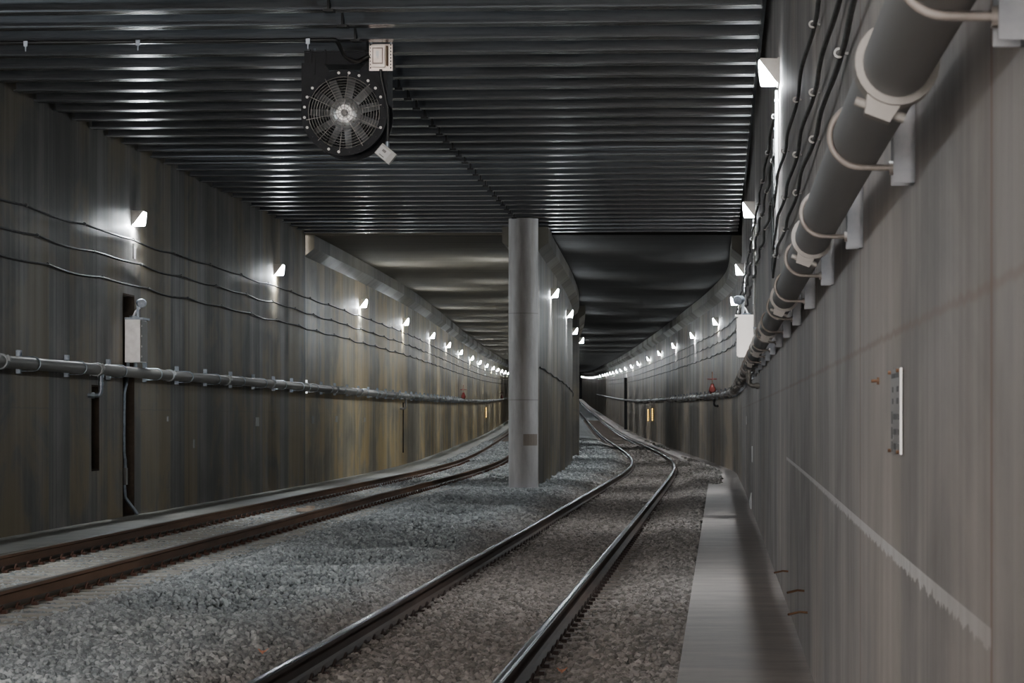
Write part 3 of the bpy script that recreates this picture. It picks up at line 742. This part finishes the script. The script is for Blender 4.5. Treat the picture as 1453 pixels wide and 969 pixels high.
# twin conduits dropping from the left cabinet through the slot
t=thing('conduit','pair of galvanised conduits snaking down the tall slot of the left wall','conduit',(XL(49.4),49.4,0))
for k,dx in enumerate((0,.10)):
    b=MB(); P=[(-.02,.12+dx,2.56),(-.02,.12+dx,2.35),(-.05,-.05+dx,2.05),(-.05,-.08+dx,1.5),(-.05,-.08+dx,1.05),(-.04,-.02+dx,.93),(-.04,0+dx,.72),(-.05,-.05+dx,.55),(-.04,.0+dx,.30),(.05,.2+dx,.12),(.10,.32+dx,.02)]
    Q=[]
    for i in range(len(P)-1):
        for u in (0,.34,.67): Q.append(tuple(P[i][q]*(1-u)+P[i+1][q]*u for q in range(3)))
    Q.append(P[-1]); b.tube(Q,.020,8); b.build('tube',M['galv'],t)
b=MB(); b.bb((-.09,-.10,.52),(.0,.06,.80)); b.build('junction_box',M['steel_dark'],t)
b=MB(); b.bb((XL(49.9)+.0,49.86,4.32),(XL(49.9)+.03,50.0,4.57)); tag(b.build('wall_plate',M['steel_dark']),'small dark upright plate below the nearest left wall lamp','plate')
# small pale tags
for i,(y,z,w,h,lab) in enumerate(((64.3,1.56,.45,.19,'right of the slot beneath the pipe'),(74.6,1.60,.5,.19,'just beyond the bore mouth'),(80.0,1.62,.5,.17,'second beyond the bore mouth'),(53.2,1.62,.12,.09,'close beside the tall slot'),(56.0,1.15,.14,.16,'lowest, between slot and bore mouth'),(88.0,1.6,.45,.12,'third beyond the bore mouth'))):
    b=MB(); x=fl(y); b.bb((x,y-w/2,z-h/2),(x+.012,y+w/2,z+h/2)); b.bb((x+.012,y-w*.3,z+h*.2),(x+.016,y+w*.3,z+h*.26)); tag(b.build('wall_tag',M['tag_grey']),f'small pale tag on the left wall, {lab}','tag','tags on the left wall')

# rod beside the far drain, left wall
b=MB(); b.cyl((fl(103)+.05,103,.45),(fl(103)+.05,103,2.2),.022,8); tag(b.build('rod',M['bracket_dark']),'thin dark upright rod on left wall below the pipe drain','rod')

# ------------------------------------------------------------------ things on the right wall
# enamel sign seen edge on, four rusty bolts
y0,y1,z0,z1=8.97,9.47,H-.107,H+.157
t=thing('sign_plate','grey sign plate with dark markings and a bright edge on the right wall','sign',(XR(9.2),9.2,z0))
def rx(y): return XR(y)-XR(9.2)
b=MB(); b.add([(rx(y0)-.004,y0-9.2,0),(rx(y1)-.004,y1-9.2,0),(rx(y1)-.004,y1-9.2,z1-z0),(rx(y0)-.004,y0-9.2,z1-z0),(rx(y0)-.012,y0-9.2,0),(rx(y1)-.012,y1-9.2,0),(rx(y1)-.012,y1-9.2,z1-z0),(rx(y0)-.012,y0-9.2,z1-z0)],[(0,1,2,3),(4,5,6,7),(0,1,5,4),(1,2,6,5),(2,3,7,6),(3,0,4,7)]); b.build('plate',M['plate'],t)
b=MB(); b.bb((rx(y0)-.0125,y0-9.2-.003,0),(rx(y0)-.006,y0-9.2+.003,z1-z0)); b.build('edge_strip',M['white'],t)
b=MB()
def mk(ya,yb,za,zb):
    ya-=.78; yb-=.78; za*=.9; zb*=.9; b.bb((rx(ya)-.0135,ya-9.2,za),(rx(yb)-.0125,yb-9.2,zb))
for (za,zb,cols) in ((.262,.278,((9.80,9.98),(10.03,10.16))),(.213,.232,((9.82,9.90),(10.10,10.14))),(.172,.192,((9.82,9.90),(10.10,10.14))),(.118,.138,((9.77,9.84),(9.90,10.06))),(.103,.147,((10.12,10.18),)),(.066,.086,((9.79,9.84),(9.92,10.06))),(.05,.092,((10.12,10.18),)),(.015,.036,((9.79,9.84),(9.92,10.06))),(.005,.042,((10.12,10.18),))):
    for ya,yb in cols: mk(ya,yb,za,zb)
b.build('marking',M['mark'],t)
for yy in (y0+.04,y1-.02):
    for zz in (.008,z1-z0-.008):
        b=MB(); b.cyl((rx(yy)-.0,yy-9.2,zz),(rx(yy)-.022,yy-9.2,zz),.006,8); b.build('bolt',M['rust'],t)
b=MB(); b.cyl((XR(10.4),10.4,H+.135),(XR(10.4)-.028,10.4,H+.135),.006,8); b.cyl((XR(10.4),10.4,H+.135),(XR(10.4)-.008,10.4,H+.135),.013,8); tag(b.build('anchor_bolt',M['rust']),'rusty anchor bolt on right wall left of the sign plate','bolt')
b=MB(); b.cyl((XR(19.0),19.0,4.9),(XR(19.0)-.03,19.0,4.9),.012,8); tag(b.build('anchor_bolt',M['rust']),'small dark stud on right wall above the near cables','bolt')
# rebar stubs
for y,z,l,lab in ((25.3,H-1.3,.12,'rusty rebar stub on right wall, lowest and farthest of three'),(20.35,H-1.18,.12,'rusty rebar stub on right wall, middle of three'),(19.6,H-1.28,.13,'rusty rebar stub on right wall, nearest of three')):
    b=MB(); b.tube([(XR(y)+.01,y,z),(XR(y)-l*.4,y,z+.005),(XR(y)-l,y-.06,z-.008)],.008,7); tag(b.build('rebar_stub',M['rust']),lab,'rebar','rebar stubs')
# pale sticks and scraps by the right wall
b=MB(); b.tube([(XR(53),53,.02),(XR(53)-.02,52.9,.15),(XR(53)-.01,52.8,.30)],[.035,.03,.012],6); o=b.build('scrap_strip',M['white']); tag(o,'white scrap leaning at the foot of the right wall by the walkway','scrap')
for y,z0,z1,lab in ((51.5,.80,1.08,'upper'),(52.6,.62,.9,'lower')): pass
b=MB(); b.bb((XR(52)-.012,51.95,.86),(XR(52),52.05,1.14)); tag(b.build('survey_tag',M['white']),'thin white upright tag low on the right wall, the nearer one','tag')
b=MB(); b.bb((XR(62)-.012,61.95,1.50),(XR(62),62.05,1.68)); tag(b.build('survey_tag',M['white']),'thin white upright tag on right wall above, the farther one','tag')
# amber signals
def amber(x,y,z,s,label,n=6,hh=.75):
    t=thing('amber_signal',label,'signal',(x,y,z+RZ(y)),'amber light strips')
    b=MB(); b.bb((0,-.06,0),(s*.05,.06,hh)); b.build('backing',M['bracket_dark'],t)
    for k in range(n):
        q=MB(); zc=hh*(k+.5)/n; q.tube([(s*.05,-.0,zc),(s*.085,-.02,zc),(s*.10,-.03,zc)],[.038,.038,.018],10); q.build('amber_lens',M['amber'],t)
amber(XR(182.5),182.5,H-.46,-1,'amber light strip on the far right wall, left of a pair')
amber(XR(174.5),174.5,H-.40,-1,'amber light strip on the far right wall, right of a pair')
amber(fl(217),217,H-.43,1,'faint amber light strip low on the far left wall')
b=MB(); y=246; b.bb((XR(y)-.06,y-4,RZ(y)-.2),(XR(y)+.3,y+3,RZ(y)+4.2)); tag(b.build('door_1',M['niche']),kind='structure')

# ------------------------------------------------------------------ jet fan
FY=36.27; FX=-4.29; FZ=H+3.76; R=.527
fan=thing('tunnel_fan','black round ventilation fan with silver hub hanging from the roof beams','fan',(FX,FY,FZ))
b=MB(); b.ring((0,.0,0),(0,1,0),.445,R,.03,64); b.build('front_flange',M['fan'],fan)
b=MB(); b.ring((0,.72,0),(0,1,0),.445,R,.03,64); b.build('rear_flange',M['fan'],fan)
b=MB(); n=64
vs=[]
for yy,rr in ((.0,.455),(.72,.455),(.72,.445),(.0,.445)):
    vs += [(rr*math.cos(2*PI*k/n),yy,rr*math.sin(2*PI*k/n)) for k in range(n)]
b.add(vs,[(q*n+k,q*n+(k+1)%n,((q+1)%4)*n+(k+1)%n,((q+1)%4)*n+k) for q in range(4) for k in range(n)],True); b.build('casing',M['fan'],fan)
for k in range(24):
    a=2*PI*(k+.5)/24; big=(k%24) in (2,3,4,5,6,9,10,11,12,13,16,22,17,1)
    b=MB(); b.cyl((.487*math.cos(a),-.03,.487*math.sin(a)),(.487*math.cos(a),-.014,.487*math.sin(a)),.017 if big else .008,10); b.build('flange_bolt',M['bolt'] if big else M['fan'],fan)
# mount: shoulder plates behind the flange, top box, hangers
b=MB()
arc=[(.50*math.cos(a),.50*math.sin(a)) for a in np.linspace(PI*.86,PI*.62,8)]
b.prism([(-.525,.10),(-.525,.61),(-.26,.61)]+[(-.19,.53)]+arc[::-1],'y',.03,.045)
b.bb((-.525,.045,.12),(-.51,.68,.61)); b.build('shoulder_plate',M['fan'],fan); b=MB()
arc=[(.50*math.cos(a),.50*math.sin(a)) for a in np.linspace(PI*.14,PI*.38,8)]
b.prism([(.525,.10),(.525,.61),(.26,.61),(.19,.53)]+arc[::-1],'y',.03,.045)
b.bb((.51,.045,.12),(.525,.68,.61)); b.build('shoulder_plate',M['fan'],fan)
b=MB(); b.bb((-.50,.10,.60),(.56,.66,.75)); b.bb((-.50,.08,.745),(.56,.68,.765))
for xx in (-.42,-.24,.24): b.bb((xx-.01,.07,.60),(xx+.01,.10,.78))
b.bb((-.375,.02,.47),(-.355,.035,.66)); b.build('top_beam',M['fan'],fan)
b=MB()
for xx in (-.38,.44):
    for yy in (.14,.62): b.cyl((xx,yy,.75),(xx,yy,.80),.014,8)
b.build('hanger_rod',M['galv'],fan)
# blades
def blade():
    b=MB(); vs=[]; m=6
    for i in range(m):
        r=.185+(.44-.185)*i/(m-1); w=.052+.012*i/(m-1); tw=math.radians(62-22*i/(m-1)); 
        for u in (-1,-.33,.33,1):
            cx=w*u; dx=cx*math.sin(tw); dy=cx*math.cos(tw)*1.0+.01*(1-u*u)
            vs.append((dx+.02*i/m,.16+dy,r))
    b.add(vs,[(i*4+k,i*4+k+1,(i+1)*4+k+1,(i+1)*4+k) for i in range(m-1) for k in range(3)],True); return b.mesh('blade',M['blade'])
bm_=blade()
for k in range(11):
    o=link('blade',bm_,fan); o.rotation_euler=(0,2*PI*k/11+.15,0)
b=MB(); b.tube([(0,.30,0),(0,.12,0),(0,.085,0),(0,.07,0)],[.19,.19,.175,.10],40); hub=b.build('hub',M['silver'],fan)
b=MB(); b.cyl((0,.07,0),(0,.045,0),.045,20); b.build('hub_cap',M['steel_dark'],hub)
b=MB()
for k in range(8):
    a=2*PI*k/8; b.cyl((.15*math.cos(a),.088,.15*math.sin(a)),(.15*math.cos(a),.07,.15*math.sin(a)),.012,8)
b.build('hub_bolt',M['steel_dark'],hub)
b=MB()
for k in range(1,14):
    r=.445*k/13.3; pts=[(r*math.cos(2*PI*q/40),-.018-.02*(1-(k/13)**2),r*math.sin(2*PI*q/40)) for q in range(40)]; b.tube(pts,.0035,5,False,True)
for k in range(10):
    a=2*PI*k/10+.2; b.tube([(.03*math.cos(a),-.036,.03*math.sin(a)),(.25*math.cos(a),-.03,.25*math.sin(a)),(.47*math.cos(a),-.018,.47*math.sin(a))],.0045,6)
b.build('guard',M['wire'],fan)
b=MB(); b.tube([(0,.34,0),(0,.66,0)],[.17,.17],32)
for a in (.6,2.2,3.9,5.4): b.box((.31*math.cos(a),.56,.31*math.sin(a)),(.28,.08,.012),Matrix.Rotation(-a,3,'Y'))
b.build('motor',M['fan'],fan)
b=MB()
for k in range(2,22):
    r=.445*k/21.5; b.tube([(r*math.cos(2*PI*q/32),.70,r*math.sin(2*PI*q/32)) for q in range(32)],.0085,5,False,True)
for k in range(6):
    a=2*PI*k/6+.3; b.cyl((.05*math.cos(a),.70,.05*math.sin(a)),(.44*math.cos(a),.70,.44*math.sin(a)),.008,6)
b.build('rear_guard',M['bracket_dark'],fan)
# junction box on a slotted plate
jb=MB(); jb.bb((.315,-.06,.505),(.60,-.05,.83))
for zz in (.53,.565,.60,.635,.67,.705,.74,.775): pass
jbo=jb.build('junction_box',M['cream'],fan)
b=MB(); b.bb((.345,-.17,.54),(.515,-.06,.80)); b.build('box_body',M['cream'],jbo)
b=MB(); b.bb((.365,-.178,.575),(.495,-.168,.775)); b.build('box_lid',M['cream_dark'],jbo)
b=MB(); b.bb((.378,-.184,.59),(.482,-.176,.76)); b.build('lid_panel',M['cream'],jbo)
b=MB(); b.bb((.41,-.188,.665),(.445,-.183,.735)); b.bb((.418,-.188,.645),(.44,-.183,.66)); b.build('lid_window',M['pale'],jbo)
b=MB()
for zz in np.arange(.53,.82,.04):
    b.bb((.325,-.062,zz),(.337,-.0595,zz+.022)); b.bb((.572,-.062,zz),(.584,-.0595,zz+.022))
b.build('plate_slot',M['bracket_dark'],jbo)
b=MB(); b.bb((.53,-.15,.56),(.55,-.06,.80)); b.build('side_cover',M['rust'],jbo)
b=MB(); b.bb((.33,-.06,.82),(.35,-.045,.88)); b.bb((.57,-.06,.82),(.59,-.045,.88)); b.build('plate_hanger',M['galv'],jbo)
# isolator low on the right, set at a slant
ro=Matrix.Rotation(math.radians(40),3,'Y')
b=MB(); b.box((.515,-.01,-.51),(.22,.13,.155),ro); iso=b.build('isolator_box',M['lamp_body'],fan)
b=MB(); b.box((.49,-.078,-.50),(.15,.012,.12),ro); b.build('isolator_lid',M['pale'],iso)
b=MB(); b.box((.465,-.086,-.535),(.07,.006,.012),ro); b.box((.50,-.086,-.48),(.05,.006,.03),ro); b.build('isolator_mark',M['steel_dark'],iso)
b=MB(); b.tube([(.46,-.10,.52),(.462,-.09,.42),(.50,-.06,.25),(.54,-.04,.05),(.545,-.03,-.15),(.535,-.03,-.38)],.018,9); b.build('power_cable',M['cable'],fan)
b=MB(); b.cyl((.535,-.03,-.36),(.535,-.03,-.43),.024,10); b.build('cable_gland',M['galv'],iso)
# conduit along the beam to the fan
t=thing('conduit','thin dark conduit along a roof beam leading to the fan','conduit',(0,0,0))
zc=6.125; yc=lambda x:37.03-2.599+SK*(x+9.38)*1.0
# conduit hugs the beam one bay in front of the fan mount
xs=np.linspace(XL(36)+.05,-4.34,14); yb=YB(-3)-.15-.19
pts=[(x,yb+SK*(x-XL(36)),6.15) for x in xs]
e=pts[-1]
b=MB(); b.tube(pts,.022,8); b.build('conduit_run',M['cable'],t)
b=MB(); P=[e,(e[0]+.06,e[1],6.14),(e[0]+.10,e[1]+.1,6.06),(e[0]+.13,e[1]+.25,5.98),(e[0]+.22,e[1]+.5,5.95),(FX+.22,FY-.12,FZ+.63),(FX+.32,FY-.11,FZ+.68)]
Q=[]
for i in range(len(P)-1):
    for u in (0,.25,.5,.75):
        p0=P[max(i-1,0)];p1=P[i];p2=P[i+1];p3=P[min(i+2,len(P)-1)]
        Q.append(tuple(.5*((2*p1[q])+(-p0[q]+p2[q])*u+(2*p0[q]-5*p1[q]+4*p2[q]-p3[q])*u*u+(-p0[q]+3*p1[q]-3*p2[q]+p3[q])*u**3) for q in range(3)))
Q.append(P[-1]); b.tube(Q,.026,9); b.build('flexible_tail',M['cable'],t)
for x in (-8.05,-6.68,-4.62):
    b=MB(); yy=yb+SK*(x-XL(36)); b.bb((x-.025,yy-.035,6.10),(x+.025,yy-.024,6.165)); b.bb((x-.006,yy-.034,6.04),(x+.006,yy-.026,6.10)); b.build('conduit_clip',M['galv'],t)

# ------------------------------------------------------------------ litter
def leaf(x,y,z,label):
    b=MB(); pts=[(0,0),(.02,.03),(.05,.02),(.045,.05),(.075,.07),(.05,.085),(.06,.12),(.03,.10),(.0,.15),(-.02,.10),(-.06,.11),(-.045,.08),(-.07,.06),(-.035,.045),(-.045,.015),(-.015,.03)]
    vs=[(p[0]*.6,p[1]*.5,.03*abs(p[0])/.07+.3*p[1]*.5) for p in pts]+[(0,.035,.005)]
    b.add(vs,[(i,(i+1)%len(pts),len(pts)) for i in range(len(pts))]); o=b.build('leaf',M['leaf'],None,(x,y,z)); tag(o,label,'leaf')
leaf(-.92,20.55,-.155,'orange dry leaf lying beside the right rail of the right-hand track')
leaf(-3.05,20.9,-.05,'small rust coloured leaf on the ballast left of the right-hand track')
b=MB(); b.box((-6.95,52.8,UZ-.14),(.28,.16,.06),Matrix.Rotation(.3,3,'Z')); b.box((-6.86,52.9,UZ-.10),(.10,.12,.05),Matrix.Rotation(.8,3,'Z')); tag(b.build('debris',M['tan']),'tan scrap lying between the rails of the left-hand track','scrap')
b=MB(); b.tube([(XC1(105)+.15,104.5,-.14),(XC1(105)+.2,104.5,.02),(XC1(105)+.2,104.5,.06)],[.12,.09,.04],8); tag(b.build('debris',M['white']),'small white lump at the foot of the dividing wall','scrap')

# ------------------------------------------------------------------ world, camera
w=bpy.data.worlds.new('World'); SC.world=w; w.use_nodes=True
bg=w.node_tree.nodes['Background']; bg.inputs[0].default_value=(1.0,.93,.87,1); bg.inputs[1].default_value=7.0
cam=bpy.data.cameras.new('Camera'); co=bpy.data.objects.new('Camera',cam); COL.objects.link(co)
co.location=(0,0,H); co.rotation_euler=(PI/2,0,0)
cam.sensor_width=36; cam.lens=4200/1453*36; cam.shift_x=-(985-726.5)/1453; cam.shift_y=(595-484.5)/1453
cam.clip_start=.1; cam.clip_end=2000
cam.dof.use_dof=True; cam.dof.focus_distance=50; cam.dof.aperture_fstop=18
SC.camera=co
SC.view_settings.view_transform='AgX'; SC.view_settings.look='None'; SC.view_settings.exposure=1.7
cy=SC.cycles; cy.use_denoising=True; cy.max_bounces=7; cy.diffuse_bounces=5; cy.glossy_bounces=4; cy.sample_clamp_indirect=4.0; cy.use_light_tree=True
